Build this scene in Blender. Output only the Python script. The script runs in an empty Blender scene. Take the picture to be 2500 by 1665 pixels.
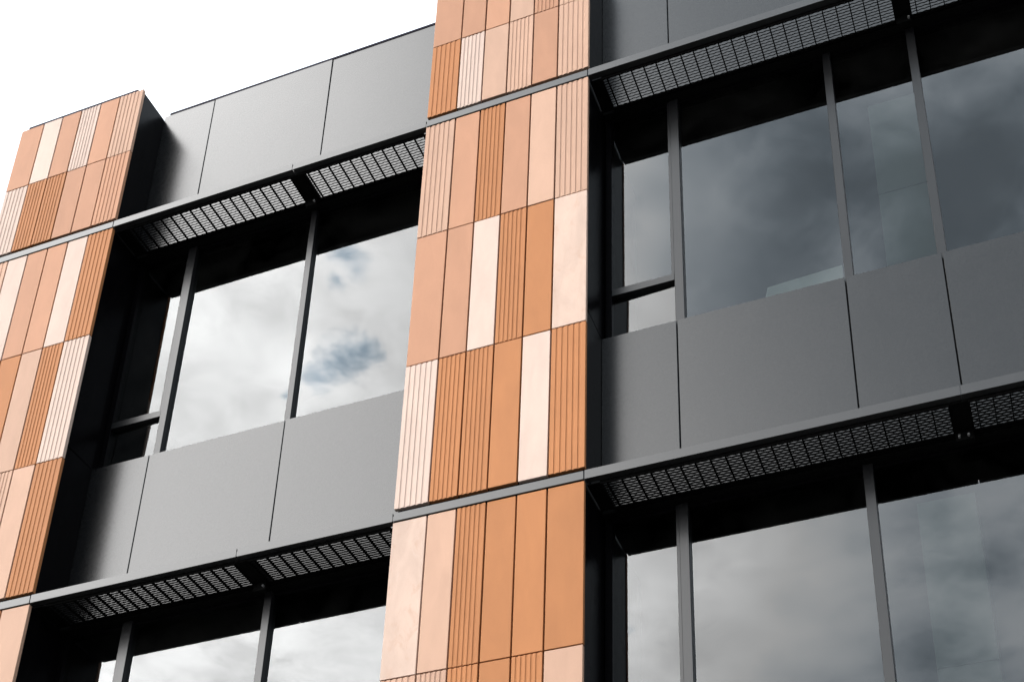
import bpy, bmesh, math, random
from mathutils import Vector, Matrix
random.seed(7)
rad = math.radians
scene = bpy.context.scene
COL = scene.collection

# ------------------------------------------------------------------ camera
# metres; X along the facade, Y into the building (0 = terracotta face), Z up (0 = lower floor band)
cam_data = bpy.data.cameras.new('camera')
cam_data.sensor_fit = 'HORIZONTAL'
cam_data.sensor_width = 36.0
cam_data.lens = 3609.4 / 2500 * 36.0
cam_data.shift_x = -55.3 / 2500
cam_data.shift_y = 958.7 / 2500
cam_data.clip_start = 0.1
cam_data.clip_end = 6000
cam = bpy.data.objects.new('camera', cam_data)
COL.objects.link(cam)
right = Vector((0.93143416, 0.36316024, 0.02334603))
down = Vector((-0.15367595, 0.45067868, -0.8793591))
fwd = Vector((-0.32986983, 0.81547738, 0.47558652))
m = Matrix((right, -down, -fwd)).transposed().to_4x4()
m.translation = Vector((2.53496, -6.98485, -5.84571))
cam.matrix_world = m
scene.camera = cam

# ------------------------------------------------------------------ sun and sky
SUN = Vector((-0.86, -0.42, 0.23)).normalized()
SUN_EL = math.asin(SUN.z)
sun_data = bpy.data.lights.new('sun', 'SUN')
sun_data.energy = 0.5
sun_data.angle = rad(22)
sun_data.color = (1.0, 0.94, 0.87)
sun = bpy.data.objects.new('sun', sun_data)
COL.objects.link(sun)
sun.rotation_euler = (-SUN).to_track_quat('-Z', 'Y').to_euler()

scene.view_settings.view_transform = 'Standard'
scene.view_settings.look = 'None'
scene.view_settings.gamma = 1
scene.view_settings.use_curve_mapping = False
scene.view_settings.exposure = 1.1

class NT:
    """small helper round a node tree"""
    def __init__(s, tree):
        s.t = tree
        tree.nodes.clear()
    def n(s, kind, ins=None, **props):
        nd = s.t.nodes.new(kind)
        for k, v in props.items():
            setattr(nd, k, v)
        for k, v in (ins or {}).items():
            s.set(nd.inputs[k], v)
        return nd
    def set(s, sock, v):
        if isinstance(v, bpy.types.Node):
            v = next(o for o in v.outputs if o.enabled)
        if isinstance(v, bpy.types.NodeSocket):
            s.t.links.new(v, sock)
        else:
            sock.default_value = v
    def math(s, op, a, b=None, clamp=False):
        nd = s.n('ShaderNodeMath', {0: a}, operation=op, use_clamp=clamp)
        if b is not None:
            s.set(nd.inputs[1], b)
        return nd.outputs[0]
    def vec(s, op, a, b=None, out=0):
        nd = s.n('ShaderNodeVectorMath', {0: a}, operation=op)
        if b is not None:
            s.set(nd.inputs[1], b)
        return nd.outputs[out]
    def rng(s, v, a, b, c, d, smooth=False):
        nd = s.n('ShaderNodeMapRange', {'Value': v, 'From Min': a, 'From Max': b, 'To Min': c, 'To Max': d})
        if smooth:
            nd.interpolation_type = 'SMOOTHSTEP'
        return nd.outputs[0]
    def noise(s, vec, scale, detail=4, rough=0.5, dist=0.0):
        return s.n('ShaderNodeTexNoise', {'Vector': vec, 'Scale': scale, 'Detail': detail, 'Roughness': rough, 'Distortion': dist})
    def mix(s, f, a, b):
        nd = s.n('ShaderNodeMix', data_type='RGBA')
        s.set(nd.inputs['Factor'], f)
        s.set(nd.inputs[6], a)
        s.set(nd.inputs[7], b)
        return nd.outputs[2]

world = bpy.data.worlds.new('World')
scene.world = world
world.use_nodes = True
w = NT(world.node_tree)
tc = w.n('ShaderNodeTexCoord')
d = w.vec('NORMALIZE', tc.outputs['Generated'])
sky = w.n('ShaderNodeTexSky', sky_type='NISHITA')
sky.sun_disc = False
sky.sun_elevation = SUN_EL
sky.sun_rotation = math.atan2(SUN.x, SUN.y)
sky.air_density = 1.0
sky.dust_density = 0.2
sky.ozone_density = 2.5
sep = w.n('ShaderNodeSeparateXYZ', {0: d})
zc = w.math('MAXIMUM', sep.outputs['Z'], 0.02)
zp = w.math('ADD', zc, 0.12)
plane = w.n('ShaderNodeCombineXYZ', {'X': w.math('DIVIDE', sep.outputs['X'], zp), 'Y': w.math('DIVIDE', sep.outputs['Y'], zp), 'Z': 13.3}).outputs[0]
n_big = w.noise(plane, 2.6, 3, 0.5, 0.3).outputs[0]
n_mid = w.noise(plane, 7.0, 6, 0.52, 0.25).outputs[0]
n_fine = w.noise(plane, 22.0, 8, 0.6, 0.4).outputs[0]
puff = w.math('ADD', w.math('MULTIPLY', n_mid, 0.65), w.math('MULTIPLY', n_fine, 0.35))
# how far towards the sun a piece of cloud lies: clouds scatter forward
sd = w.vec('DOT_PRODUCT', d, tuple(SUN), out=1)
glow = w.rng(sd, 0.52, 0.80, 0.0, 1.0, True)
thick = w.rng(w.math('ADD', w.math('MULTIPLY', n_big, 0.6), w.math('MULTIPLY', puff, 0.4)), 0.39, 0.61, 1.0, 0.0, True)
amb = w.math('ADD', w.math('MULTIPLY', thick, 1.75), 0.78)
lit = w.math('MULTIPLY', glow, w.math('MULTIPLY', w.math('ADD', w.math('MULTIPLY', thick, 2.9), 5.0), w.rng(w.math('ADD', w.math('MULTIPLY', n_mid, 0.45), w.math('MULTIPLY', n_fine, 0.55)), 0.37, 0.60, 0.52, 1.12)))
rad_c = w.math('ADD', amb, lit)
# blue gaps: where the layer thins, and the two ragged breaks that show in the upper left window
gap = w.rng(n_mid, 0.20, 0.29, 0.6, 0.0, True)
BREAKS = [(-0.4139, -0.6298, 0.6573), (-0.4068, -0.6298, 0.6617), (-0.3984, -0.6302, 0.6664), (-0.3908, -0.6309, 0.6703), (-0.3834, -0.6322, 0.6733), (-0.3776, -0.5907, 0.7131), (-0.3746, -0.5975, 0.7090), (-0.3868, -0.5971, 0.7028), (-0.4337, -0.6199, 0.6539)]
for (hx, hy, hz), hs in zip(BREAKS, (0.008, 0.009, 0.011, 0.009, 0.007, 0.010, 0.010, 0.007, 0.006)):
    dd = w.vec('DISTANCE', d, Vector((hx, hy, hz)).normalized()[:], out=1)
    dd = w.math('ADD', dd, w.math('MULTIPLY', w.math('SUBTRACT', w.math('ADD', w.math('MULTIPLY', n_mid, 0.4), w.math('MULTIPLY', n_fine, 0.6)), 0.5), 0.10))
    gap = w.math('MAXIMUM', gap, w.rng(dd, hs * -0.9, hs * 1.9, 1.0, 0.0, True))
# target radiance is scaled so the Background strength stays at 0.1
ccol = w.mix(w.rng(rad_c, 0.9, 3.6, 0.0, 1.0), (0.78, 0.92, 1.05, 1), (1.0, 0.99, 0.98, 1))
ccol = w.mix(gap, ccol, (0.70, 0.87, 1.02, 1))        # the veil over a break lets the blue through
cloud = w.vec('SCALE', ccol)
cloud.node.inputs['Scale'].default_value = 1.0
w.set(cloud.node.inputs['Scale'], w.math('MULTIPLY', w.math('MULTIPLY', rad_c, w.rng(gap, 0.0, 1.0, 1.0, 0.66)), 5.0))
skyc = w.mix(w.math('MULTIPLY', gap, 0.22), cloud, sky.outputs[0])
bg = w.n('ShaderNodeBackground', {'Color': skyc, 'Strength': 0.1})
out = w.n('ShaderNodeOutputWorld', {'Surface': bg})

# ------------------------------------------------------------------ materials
def material(name):
    mt = bpy.data.materials.new(name)
    mt.use_nodes = True
    t = NT(mt.node_tree)
    return mt, t

def finish(t, shader):
    t.n('ShaderNodeOutputMaterial', {'Surface': shader})

def terracotta(name, col, rough=0.7, mottle=0.06, stain=0.0):
    mt, t = material(name)
    tc = t.n('ShaderNodeTexCoord')
    oi = t.n('ShaderNodeObjectInfo')
    # shift the pattern per tile so no two tiles wear the same marks
    off = t.vec('SCALE', t.n('ShaderNodeCombineXYZ', {'X': oi.outputs['Random'], 'Y': oi.outputs['Random'], 'Z': oi.outputs['Random']}))
    off.node.inputs['Scale'].default_value = 37.0
    p = t.vec('ADD', tc.outputs['Object'], off)
    fine = t.noise(p, 260, 4, 0.7).outputs[0]
    broad = t.noise(t.vec('MULTIPLY', p, (1.0, 1.0, 0.35)), 7, 4, 0.6, 0.4).outputs[0]
    val = t.math('ADD', t.rng(fine, 0.3, 0.7, -0.05, 0.05), t.rng(broad, 0.3, 0.7, -mottle, mottle))
    val = t.math('ADD', val, t.rng(oi.outputs['Random'], 0, 1, -0.07, 0.07))
    hsv = t.n('ShaderNodeHueSaturation', {'Color': (*col, 1), 'Value': t.math('ADD', val, 1.0)})
    c = hsv.outputs[0]
    if stain:
        streak = t.noise(t.vec('MULTIPLY', p, (1.0, 1.0, 0.55)), 9, 6, 0.7, 0.6).outputs[0]
        c = t.mix(t.rng(streak, 0.55, 0.72, 0, stain), c, (col[0] * 0.78, col[1] * 0.60, col[2] * 0.48, 1))
        c = t.mix(t.rng(streak, 0.42, 0.28, 0, stain), c, (min(col[0] * 1.1, 0.8), min(col[1] * 1.22, 0.8), min(col[2] * 1.3, 0.8), 1))
    bump = t.n('ShaderNodeBump', {'Height': fine, 'Strength': 0.12, 'Distance': 0.002})
    b = t.n('ShaderNodeBsdfPrincipled', {'Base Color': c, 'Roughness': rough, 'Normal': bump, 'IOR': 1.3})
    finish(t, b)
    return mt

MAT = {}
MAT['mid'] = terracotta('terracotta_tan', (0.350, 0.178, 0.106))
MAT['dark'] = terracotta('terracotta_orange', (0.324, 0.131, 0.049))
MAT['light'] = terracotta('terracotta_peach', (0.400, 0.248, 0.175))
MAT['pale'] = terracotta('terracotta_cream', (0.455, 0.345, 0.288))
MAT['stain'] = terracotta('terracotta_weathered_peach', (0.445, 0.325, 0.262), mottle=0.10, stain=0.4)

def metal_paint(name, base, rough, wave=0.0, ior=1.5):
    mt, t = material(name)
    tc = t.n('ShaderNodeTexCoord')
    oi = t.n('ShaderNodeObjectInfo')
    off = t.vec('SCALE', t.n('ShaderNodeCombineXYZ', {'X': oi.outputs['Random'], 'Y': 0.3, 'Z': oi.outputs['Random']}))
    off.node.inputs['Scale'].default_value = 11.0
    p = t.vec('ADD', tc.outputs['Object'], off)
    dust = t.noise(p, 5, 6, 0.65).outputs[0]
    grain = t.noise(p, 420, 2, 0.5).outputs[0]
    streak = t.noise(t.vec('MULTIPLY', p, (1.0, 1.0, 0.06)), 26, 4, 0.7, 0.3).outputs[0]
    r = t.math('ADD', t.rng(dust, 0.3, 0.7, rough - 0.006, rough + 0.008), t.rng(grain, 0.3, 0.7, -0.008, 0.008))
    c = t.mix(t.rng(dust, 0.35, 0.75, 0, 1), (*[b * 0.93 for b in base], 1), (*[b * 1.1 for b in base], 1))
    c = t.mix(t.rng(streak, 0.52, 0.8, 0, 0.014), c, (0.16, 0.155, 0.15, 1))
    args = {'Base Color': c, 'Roughness': r, 'IOR': ior}
    if wave:
        wv = t.noise(p, 1.6, 2, 0.5).outputs[0]
        args['Normal'] = t.n('ShaderNodeBump', {'Height': wv, 'Strength': wave, 'Distance': 0.02})
    b = t.n('ShaderNodeBsdfPrincipled', args)
    finish(t, b)
    return mt

MAT['panel'] = metal_paint('charcoal_panel_paint', (0.0032, 0.0032, 0.0035), 0.27, 0.03, ior=1.57)
MAT['reveal'] = metal_paint('charcoal_reveal_paint', (0.0016, 0.0014, 0.0018), 0.28, ior=1.13)
MAT['frame'] = metal_paint('charcoal_frame_paint', (0.006, 0.006, 0.0065), 0.3)
MAT['band'] = metal_paint('charcoal_flashing', (0.020, 0.020, 0.0205), 0.31, ior=1.54)
MAT['black'] = metal_paint('black_backing', (0.003, 0.003, 0.003), 0.6, ior=1.12)
MAT['mesh'] = metal_paint('black_mesh_paint', (0.004, 0.004, 0.004), 0.6, ior=1.03)
MAT['cap'] = metal_paint('dark_coping', (0.022, 0.020, 0.030), 0.9, ior=1.2)
MAT['bolt'] = metal_paint('zinc', (0.22, 0.22, 0.22), 0.4)
MAT['inside'] = metal_paint('interior_paint', (0.04, 0.04, 0.04), 0.9)
MAT['ceiling'] = metal_paint('ceiling_paint', (0.015, 0.015, 0.015), 0.9)
MAT['column'] = metal_paint('pale_column_paint', (0.065, 0.085, 0.075), 0.8)
MAT['board'] = metal_paint('white_board_paint', (0.34, 0.37, 0.36), 0.6)
MAT['roof'] = metal_paint('roof_membrane', (0.20, 0.20, 0.20), 0.9)

def glass():
    mt, t = material('tinted_glass')
    tc = t.n('ShaderNodeTexCoord')
    oi = t.n('ShaderNodeObjectInfo')
    off = t.vec('SCALE', t.n('ShaderNodeCombineXYZ', {'X': oi.outputs['Random'], 'Y': 0.3, 'Z': oi.outputs['Random']}))
    off.node.inputs['Scale'].default_value = 19.0
    p = t.vec('ADD', tc.outputs['Object'], off)
    fr = t.n('ShaderNodeFresnel', {'IOR': 1.82})
    film = t.noise(p, 2.2, 6, 0.6, 0.5).outputs[0]
    tr = t.n('ShaderNodeBsdfTransparent', {'Color': (0.61, 0.65, 0.63, 1)})
    gl = t.n('ShaderNodeBsdfGlossy', {'Color': (0.97, 0.99, 1.0, 1), 'Roughness': 0.0})
    mx = t.n('ShaderNodeMixShader', {0: fr, 1: tr, 2: gl})
    df = t.n('ShaderNodeBsdfDiffuse', {'Color': (0.5, 0.5, 0.48, 1)})
    mx2 = t.n('ShaderNodeMixShader', {0: t.rng(film, 0.4, 0.75, 0.0, 0.006), 1: mx, 2: df})
    finish(t, mx2)
    return mt
MAT['glass'] = glass()

def ground_mat():
    mt, t = material('asphalt')
    tc = t.n('ShaderNodeTexCoord')
    p = tc.outputs['Object']
    a = t.noise(p, 0.7, 6, 0.6).outputs[0]
    b_ = t.noise(p, 90, 3, 0.6).outputs[0]
    c = t.mix(t.rng(a, 0.3, 0.7, 0, 1), (0.045, 0.045, 0.046, 1), (0.07, 0.069, 0.067, 1))
    bump = t.n('ShaderNodeBump', {'Height': b_, 'Strength': 0.3, 'Distance': 0.005})
    finish(t, t.n('ShaderNodeBsdfPrincipled', {'Base Color': c, 'Roughness': 0.85, 'Normal': bump}))
    return mt
MAT['ground'] = ground_mat()

# ------------------------------------------------------------------ mesh helpers
def box_bm(bm, x0, x1, y0, y1, z0, z1):
    v = [bm.verts.new((x, y, z)) for z in (z0, z1) for y in (y0, y1) for x in (x0, x1)]
    for f in ((0, 2, 3, 1), (4, 5, 7, 6), (0, 1, 5, 4), (2, 6, 7, 3), (0, 4, 6, 2), (1, 3, 7, 5)):
        bm.faces.new([v[i] for i in f])

def bevel_bm(bm, w_):
    if w_:
        bmesh.ops.bevel(bm, geom=list(bm.edges), offset=w_, segments=1, affect='EDGES', clamp_overlap=True)

def mesh_of(bm, name, mat):
    me = bpy.data.meshes.new(name)
    bm.normal_update()
    bm.to_mesh(me)
    bm.free()
    me.materials.append(mat)
    return me

def link(name, me, loc, parent=None, label=None, kind=None, mat=None):
    ob = bpy.data.objects.new(name, me)
    COL.objects.link(ob)
    loc = Vector(loc)
    ob['world_at'] = loc[:]
    if parent is not None:
        ob.parent = parent
        ob.location = loc - Vector(parent['world_at'])
    else:
        ob.location = loc
    if label:
        ob['label'] = label
    if kind:
        ob['kind'] = kind
    if mat is not None:
        ob.material_slots[0].link = 'OBJECT'
        ob.material_slots[0].material = mat
    return ob

CACHE = {}
def box(name, x0, x1, y0, y1, z0, z1, mat, parent=None, bevel=0.0, label=None, kind=None):
    """one box as one object, its origin at its own middle; equal boxes share a mesh"""
    key = (round(x1 - x0, 4), round(y1 - y0, 4), round(z1 - z0, 4), mat, bevel)
    me = CACHE.get(key)
    if me is None:
        bm = bmesh.new()
        hx, hy, hz = (x1 - x0) / 2, (y1 - y0) / 2, (z1 - z0) / 2
        box_bm(bm, -hx, hx, -hy, hy, -hz, hz)
        bevel_bm(bm, bevel)
        me = CACHE[key] = mesh_of(bm, name, MAT[mat])
    return link(name, me, ((x0 + x1) / 2, (y0 + y1) / 2, (z0 + z1) / 2), parent, label, kind)

def boxes(name, lst, mat, parent=None, bevel=0.0, label=None, kind=None):
    """several boxes joined as the one mesh of one part"""
    bm = bmesh.new()
    c = Vector(((lst[0][0] + lst[0][1]) / 2, (lst[0][2] + lst[0][3]) / 2, (lst[0][4] + lst[0][5]) / 2))
    for b in lst:
        box_bm(bm, b[0] - c.x, b[1] - c.x, b[2] - c.y, b[3] - c.y, b[4] - c.z, b[5] - c.z)
    bevel_bm(bm, bevel)
    return link(name, mesh_of(bm, name, MAT[mat]), c, parent, label, kind)

# ------------------------------------------------------------------ the place
GROUND = -7.45
bm = bmesh.new()
S = 2500.0
vs = [bm.verts.new(p) for p in ((-S, -S, 0), (S, -S, 0), (S, S, 0), (-S, S, 0))]
bm.faces.new(vs)
ground = link('ground', mesh_of(bm, 'ground', MAT['ground']), (0, 0, GROUND), kind='structure')
ground['label'] = 'dark asphalt ground running up to the foot of the building'
ground['category'] = 'ground'

root = bpy.data.objects.new('office_building', None)
COL.objects.link(root)
root.location = (0, 0, GROUND)
root['world_at'] = (0.0, 0.0, GROUND)
root['label'] = 'modern office building with terracotta tile piers, charcoal metal panels and ribbon windows'
root['category'] = 'building'

# measured from the photograph
PIERS = [(-5.606, -4.265), (-1.3384, 0.0)]           # terracotta piers
END = 5.60                                             # right-hand end of the right bay
BAYS = [(-4.265, -1.3384), (0.0, END)]
FLOORS = [3.80, 0.0, -3.80]
STOREY = 3.80
TOP, PARAPET = 5.545, 5.566
SILL = 1.4766
YP, YM, YG = 0.3413, 0.398, 0.4346                     # panel, mullion and glass faces
YB = 9.0                                               # back of the building

# ---- terracotta piers
def tile_mesh(width, height, ribs):
    key = ('tile', round(width, 4), round(height, 4), ribs)
    if key in CACHE:
        return CACHE[key]
    bm = bmesh.new()
    hw, hh, T = width / 2, height / 2, 0.030
    if not ribs:
        box_bm(bm, -hw, hw, 0, T, -hh, hh)
        bevel_bm(bm, 0.0018)
    else:
        pitch = width / ribs
        g, b, dp = 0.0185, 0.0125, 0.0045
        prof = [(-hw, T), (-hw, 0.0015), (-hw + 0.0015, 0)]
        for k in range(1, ribs):
            x = -hw + k * pitch
            prof += [(x - g / 2, 0), (x - b / 2, dp), (x + b / 2, dp), (x + g / 2, 0)]
        prof += [(hw - 0.0015, 0), (hw, 0.0015), (hw, T)]
        lo = [bm.verts.new((x, y, -hh)) for x, y in prof]
        hi = [bm.verts.new((x, y, hh)) for x, y in prof]
        n = len(prof)
        for i in range(n):
            j = (i + 1) % n
            bm.faces.new((lo[i], lo[j], hi[j], hi[i]))
        bm.faces.new(list(reversed(lo)))
        bm.faces.new(hi)
        bmesh.ops.recalc_face_normals(bm, faces=list(bm.faces))
    me = CACHE[key] = mesh_of(bm, 'terracotta_tile', MAT['mid'])
    return me

NAMES = {'m': 'mid', 'd': 'dark', 'l': 'light', 'p': 'pale', 's': 'stain'}
WORDS = {'m': 'tan', 'd': 'orange', 'l': 'peach', 'p': 'cream', 's': 'weathered peach'}
ROWS = [(4.7404, TOP), (3.9048, 4.7404), (2.5938, 3.797), (1.3419, 2.5938), (0.0985, 1.3419),
        (-1.215, -0.004), (-2.458, -1.215), (-3.7015, -2.458)]
# six tiles to a row, left to right; a capital letter is a grooved tile
TILES = [
    ['mpmPmL', 'PDDmmM', 'LpmmpD', 'mddlDP', 'dPmLlD', 'mdDpDl', 'DmpdLm', 'pDmMld'],
    ['mmmlML', 'DPlLmL', 'LmDmlL', 'mmpDds', 'PDDdpD', 'slDddd', 'LLDdDl', 'dpDmLd'],
]
def pier(x0, x1, pattern):
    core = box('pier', x0 + 0.012, x1 - 0.012, 0.034, 1.2, GROUND, TOP - 0.012, 'reveal', root, 0.003,
               label='pier clad in flat and grooved terracotta tiles')
    unit = (x1 - x0) / (4 + 2 * 1.19)
    ws = [1.19 * unit] + [unit] * 4 + [1.19 * unit]
    for (z0, z1), row in zip(ROWS, pattern):
        x = x0
        for wd, c in zip(ws, row):
            gx = 0.012
            a = x + (0.0 if abs(x - x0) < 1e-6 else gx / 2)
            b = x + wd - (0.0 if abs(x + wd - x1) < 1e-6 else gx / 2)
            ribs = 6 if c.isupper() else 0
            me = tile_mesh(b - a, z1 - z0 - 0.009, ribs)
            k = c.lower()
            t = link('terracotta_tile', me, ((a + b) / 2, random.uniform(-0.0012, 0.0012), (z0 + z1) / 2), core,
                     label=('grooved ' if ribs else 'flat ') + WORDS[k] + ' terracotta tile', mat=MAT[NAMES[k]])
            t.rotation_euler = (random.uniform(-0.0012, 0.0012), 0, random.uniform(-0.003, 0.003))
            x += wd
    # floor bands run straight across the pier face
    for z in FLOORS:
        box('floor_band', x0 + 0.004, x1 - 0.004, -0.006, 0.033, z, z + 0.066, 'band', core, 0.0015)
    box('coping', x0 + 0.06, x1 - 0.075, 0.012, 1.15, TOP - 0.012, TOP + 0.042, 'cap', core, 0.002)
    return core
for (x0, x1), pat in zip(PIERS, TILES):
    pier(x0, x1, pat)

# reveals: panels that close the side of each pier back to the windows, with one open seam
for (x0, x1) in PIERS:
    for z in FLOORS:
        top = z + SILL if z < 3 else TOP - 0.02
        box('reveal_panel', x1 - 0.0115, x1 - 0.004, 0.036, YP - 0.0015, z + 0.07, top - 0.004, 'reveal', root, 0.001)
        box('reveal_panel', x1 - 0.0115, x1 - 0.004, 0.036, YP - 0.0015, z - STOREY + SILL + 0.004, z - 0.004, 'reveal', root, 0.001)

# ---- charcoal panels between the bands
JOINTS = {0: [-3.7304, -2.520], 1: [0.5378, 1.6894, 2.313, 3.465, 4.62]}
MU = {0: [(-3.745, -3.683), (-2.570, -2.518)], 1: [(0.516, 0.580), (1.682, 1.739), (2.283, 2.343), (3.44, 3.50), (4.60, 4.66)]}
ML = {0: [(-3.717, -3.649), (-2.536, -2.477)], 1: [(0.499, 0.559), (1.668, 1.729), (3.44, 3.50), (4.60, 4.66)]}
MULL = {(f, b): (ML if f == 1 else MU)[b] for f in range(3) for b in range(2)}
for fi, z in enumerate(FLOORS):
    ztop = PARAPET if fi == 0 else z + SILL
    for bi, (bx0, bx1) in enumerate(BAYS):
        spandrel = box('spandrel', bx0 - 0.008, bx1 + 0.008, YP + 0.022, YP + 0.10, z + 0.002, ztop - 0.03, 'black', root,
                       label='band of charcoal metal panels')
        xs = [bx0 - 0.0035] + JOINTS[bi] + [bx1 + 0.0005]
        for a, b in zip(xs[:-1], xs[1:]):
            g0 = 0.0 if a == xs[0] else 0.0043
            g1 = 0.0 if b == xs[-1] else 0.0043
            p = box('panel', a + g0, b - g1, YP, YP + 0.020, z + 0.004, ztop, 'panel', spandrel, 0.0022)
            p.rotation_euler = (random.uniform(-0.003, 0.003), 0, random.uniform(-0.0018, 0.0018))
        if fi == 0:
            box('coping', bx0 + 0.05, bx1 + 0.02, YP - 0.004, 0.75, PARAPET + 0.001, PARAPET + 0.025, 'cap', spandrel, 0.002)
        else:
            box('sill', bx0, bx1, YP + 0.026, YG + 0.03, ztop - 0.026, ztop - 0.004, 'frame', spandrel)
        # hidden foot of the panels, seen only through the sunshade mesh
        box('base_trim', bx0 + 0.002, bx1 - 0.002, YP - 0.0015, YP - 0.0003, z + 0.006, z + (0.42 if fi == 0 else 0.33), 'panel', spandrel)

        # ---- the ledge: fascia pieces, mesh sunshades hung behind them, arms between
        arms = [-2.5225] if bi == 0 else [2.290, 4.60]
        edges = [bx0] + [(-2.532 if bi == 0 else 2.313)] + ([4.62] if bi else []) + [bx1]
        for a, b in zip(edges[:-1], edges[1:]):
            l = a + 0.004
            r = b - 0.004
            boxes('floor_band', [(l, r, -0.006, 0.0, z, z + 0.068), (l, r, 0.0, 0.046, z + 0.002, z + 0.012), (l, r, 0.0, 0.012, z + 0.056, z + 0.066)],
                  'band', root)
        ends = [bx0 + (0.115 if bi == 0 else 0.095)] + [v for a in arms for v in (a - 0.061, a + 0.061)] + [bx1 - 0.05]
        for a, b in zip(ends[0::2], ends[1::2]):
            y0, y1, zt = 0.052, 0.334, z - 0.010
            shade = boxes('sunshade', [(a, b, 0.047, y0, z - 0.022, z + 0.010), (a, b, y1, y1 + 0.006, z - 0.026, z + 0.006),
                                       (a - 0.006, a, 0.047, y1 + 0.006, z - 0.024, z + 0.008), (b, b + 0.006, 0.047, y1 + 0.006, z - 0.024, z + 0.008)],
                          'mesh', root, label='black expanded mesh sunshade under the ledge')
            # bearing bars
            n = round((b - a) / 0.0965)
            first = 0.036
            x = a + first
            while x < b - 0.012:
                box('bearing_bar', x - 0.0035, x + 0.0035, y0, y1, z - 0.020, z + 0.001, 'mesh', shade)
                x += 0.0955
            # expanded mesh: wavy strands welded to the bearing bars
            bm = bmesh.new()
            half, amp = 0.0239, 0.0235
            # each strand is a flat strip that slopes up and inwards, so it shades from outside
            ux, uz, vx, vz = 0.0130 * 0.609, 0.0130 * 0.793, -0.0032 * 0.793, 0.0032 * 0.609
            ny = int((y1 - y0) / amp)
            cx, cy, cz = (a + b) / 2, (y0 + y1) / 2, zt
            nseg = round((b - a) / half)
            half = (b - a) / nseg
            for s in range(ny):
                yb = y0 + s * amp
                rings = []
                for i in range(nseg + 1):
                    up = (i % 2 == 0) == (s % 2 == 0)
                    yy = yb + amp / 2 + (0.0022 if up else -0.0022)
                    xx = a + i * half
                    rings.append([bm.verts.new((xx - cx, yy + dy - cy, zt + dz - cz)) for dy, dz in ((-ux - vx, -uz - vz), (ux - vx, uz - vz), (ux + vx, uz + vz), (-ux + vx, -uz + vz))])
                for i in range(nseg):
                    for q in range(4):
                        bm.faces.new((rings[i][q], rings[i + 1][q], rings[i + 1][(q + 1) % 4], rings[i][(q + 1) % 4]))
            link('expanded_mesh', mesh_of(bm, 'expanded_mesh', MAT['mesh']), (cx, cy, cz), shade, kind='stuff')
        for a, b in ((bx0 + 0.002, ends[0] - 0.0065), (ends[-1] + 0.0065, bx1 - 0.002)):
            box('sky_gap_blocker', a, b, 0.047, YP - 0.004, z - 0.014, z - 0.008, 'black', root)  # added plate, blocks sky that would gleam through the end gaps
        for a in arms:
            arm = boxes('support_arm', [(a - 0.0545, a + 0.0545, 0.047, YP - 0.004, z - 0.012, z + 0.045),
                                        (a - 0.052, a + 0.052, 0.3, YP - 0.004, z - 0.085, z - 0.012)], 'black', root, 0.001)
            for bx in ((-0.030, 0.024) if fi and bi else (0.036,)):
                bm = bmesh.new()
                bmesh.ops.create_cone(bm, cap_ends=True, segments=6, radius1=0.008, radius2=0.008, depth=0.016)
                bmesh.ops.rotate(bm, verts=bm.verts, matrix=Matrix.Rotation(rad(90), 3, 'X'))
                link('bolt', mesh_of(bm, 'bolt', MAT['bolt']), (a + bx, 0.292, z - 0.06), arm)

# ---- windows: one ribbon per bay and storey
def pane(x0, x1, z0, z1, parent, tilt=(0, 0), y=YG):
    me_key = ('pane', round(x1 - x0, 3), round(z1 - z0, 3))
    me = CACHE.get(me_key)
    if me is None:
        bm = bmesh.new()
        hx, hz = (x1 - x0) / 2, (z1 - z0) / 2
        v = [bm.verts.new(p) for p in ((-hx, 0, -hz), (hx, 0, -hz), (hx, 0, hz), (-hx, 0, hz))]
        bm.faces.new(v)
        me = CACHE[me_key] = mesh_of(bm, 'pane', MAT['glass'])
    o = link('pane', me, ((x0 + x1) / 2, y, (z0 + z1) / 2), parent)
    o.rotation_euler = (rad(tilt[0]), 0, rad(tilt[1]))
    return o

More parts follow.
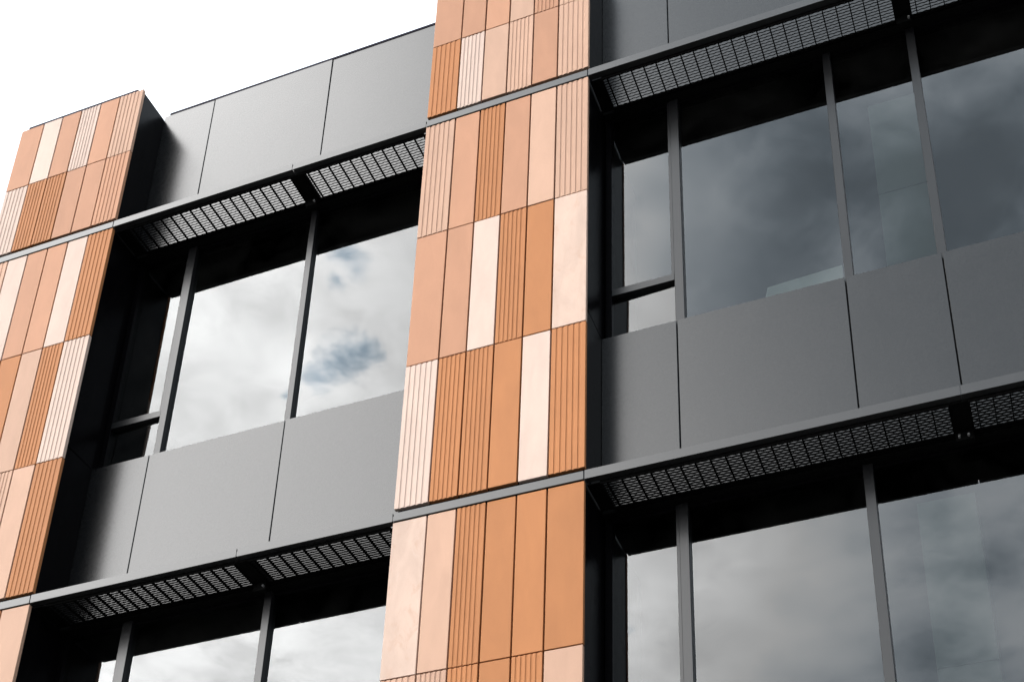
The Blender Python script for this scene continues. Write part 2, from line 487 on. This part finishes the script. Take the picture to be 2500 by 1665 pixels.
for fi, zh in enumerate(FLOORS):
    zs = zh - STOREY + SILL if fi < 2 else GROUND + 0.25
    for bi, (bx0, bx1) in enumerate(BAYS):
        win = boxes('window', [(bx0 + 0.002, bx0 + 0.050, YM + 0.006, YG + 0.05, zs, zh - 0.035),
                               (bx1 - 0.050, bx1 - 0.002, YM + 0.006, YG + 0.05, zs, zh - 0.035),
                               (bx0 + 0.051, bx1 - 0.051, YG - 0.018, YG + 0.05, zh - 0.060, zh - 0.036),
                               (bx0 + 0.051, bx1 - 0.051, YG - 0.018, YG + 0.05, zs - 0.002, zs + 0.016)],
                    'reveal', root, 0.0012, label='ribbon window in a charcoal frame')
        box('soffit', bx0 + 0.002, bx1 - 0.002, YP + 0.010, YG + 0.05, zh - 0.034, zh - 0.001, 'black', win)
        ms = MULL[(fi, bi)]
        for a, b in ms:
            box('mullion', a, b, YM, YG + 0.05, zs + 0.001, zh - 0.036, 'frame', win, 0.0018)
        xs = [(bx0, bx0 + 0.050)] + ms + [(bx1 - 0.050, bx1)]
        tz0, tz1 = zh - STOREY + 1.916, zh - STOREY + 1.979
        for k in range(len(xs) - 1):
            a, b = xs[k][1], xs[k + 1][0]
            if k == 0 and fi < 2:
                box('transom', a + 0.001, b - 0.001, YM + 0.002, YG + 0.05, tz0, tz1, 'frame', win, 0.0018)
                # slim opening sash below and fixed light above
                boxes('sash', [(b - 0.022, b - 0.001, YG - 0.03, YG + 0.02, tz1 + 0.001, zh - 0.037)], 'frame', win, 0.001)
                pane(a - 0.01, b + 0.01, tz1 - 0.01, zh - 0.03, win, (random.uniform(-0.1, 0.1), random.uniform(-0.1, 0.1)))
                pane(a - 0.006, b + 0.006, zs - 0.006, tz0 + 0.006, win, (-0.9, -1.3))
            else:
                pane(a - 0.01, b + 0.01, zs - 0.01, zh - 0.03, win, (random.uniform(-0.22, 0.22), random.uniform(-0.22, 0.22)))

# ---- inside: floors, ceilings, back wall, columns by the glass
XL, XR = PIERS[0][0], END
for fi, zh in enumerate(FLOORS):
    box('ceiling', XL + 0.02, XR - 0.02, 0.50, YB, zh - 0.012, zh + 0.05, 'ceiling', root)
    if fi < 2:
        zf = zh - STOREY + 0.10
        box('floor_slab', XL + 0.02, XR - 0.02, 0.50, YB, zf - 0.045, zf, 'inside', root)
        box('interior_wall', XL + 0.03, XR - 0.03, 0.50, 0.60, zf + 0.002, zh - STOREY + SILL - 0.012, 'inside', root)
        c = boxes('column', [(1.952, 2.292, 0.500, 0.80, zh - STOREY + SILL + 0.002, zh - STOREY + 2.30),
                             (1.952, 2.292, 0.500, 0.80, zh - STOREY + 2.312, zh - STOREY + (3.20 if fi == 0 else 3.47)),  # column cut short of the ceiling: dark upper glass put into its shape
                             (1.960, 2.284, 0.508, 0.79, zh - STOREY + 2.30, zh - STOREY + 2.312)], 'column', root,
                  label='pale column seen through the glass')
box('back_wall', XL, XR, YB, YB + 0.25, GROUND, TOP - 0.3, 'inside', root)
box('end_wall', XR + 0.01, XR + 0.3, 0.0, YB, GROUND, TOP, 'panel', root)
box('end_wall', XL + 0.02, XL + 0.30, 1.21, YB - 0.002, GROUND, TOP - 0.02, 'panel', root)
box('roof', XL + 0.31, XR - 0.01, 0.77, YB - 0.002, PARAPET - 0.5, PARAPET - 0.35, 'roof', root)

# a white board propped on the inner sill behind the second pane
bm = bmesh.new()
prof = [(-0.275, 0.0), (-0.215, 0.26), (0.30, 0.29), (0.30, 0.0)]
f = [bm.verts.new((x, 0.0, z)) for x, z in prof]
g = [bm.verts.new((x, 0.03, z)) for x, z in prof]
bm.faces.new(f)
bm.faces.new(list(reversed(g)))
for i in range(4):
    j = (i + 1) % 4
    bm.faces.new((f[j], f[i], g[i], g[j]))
bmesh.ops.recalc_face_normals(bm, faces=list(bm.faces))
board = link('white_board', mesh_of(bm, 'white_board', MAT['board']), (1.36, 0.505, SILL - 0.012))
board['label'] = 'white board standing on the inner sill, low behind the upper right window pane'
board['category'] = 'board'

for o in bpy.data.objects:
    if 'world_at' in o:
        del o['world_at']
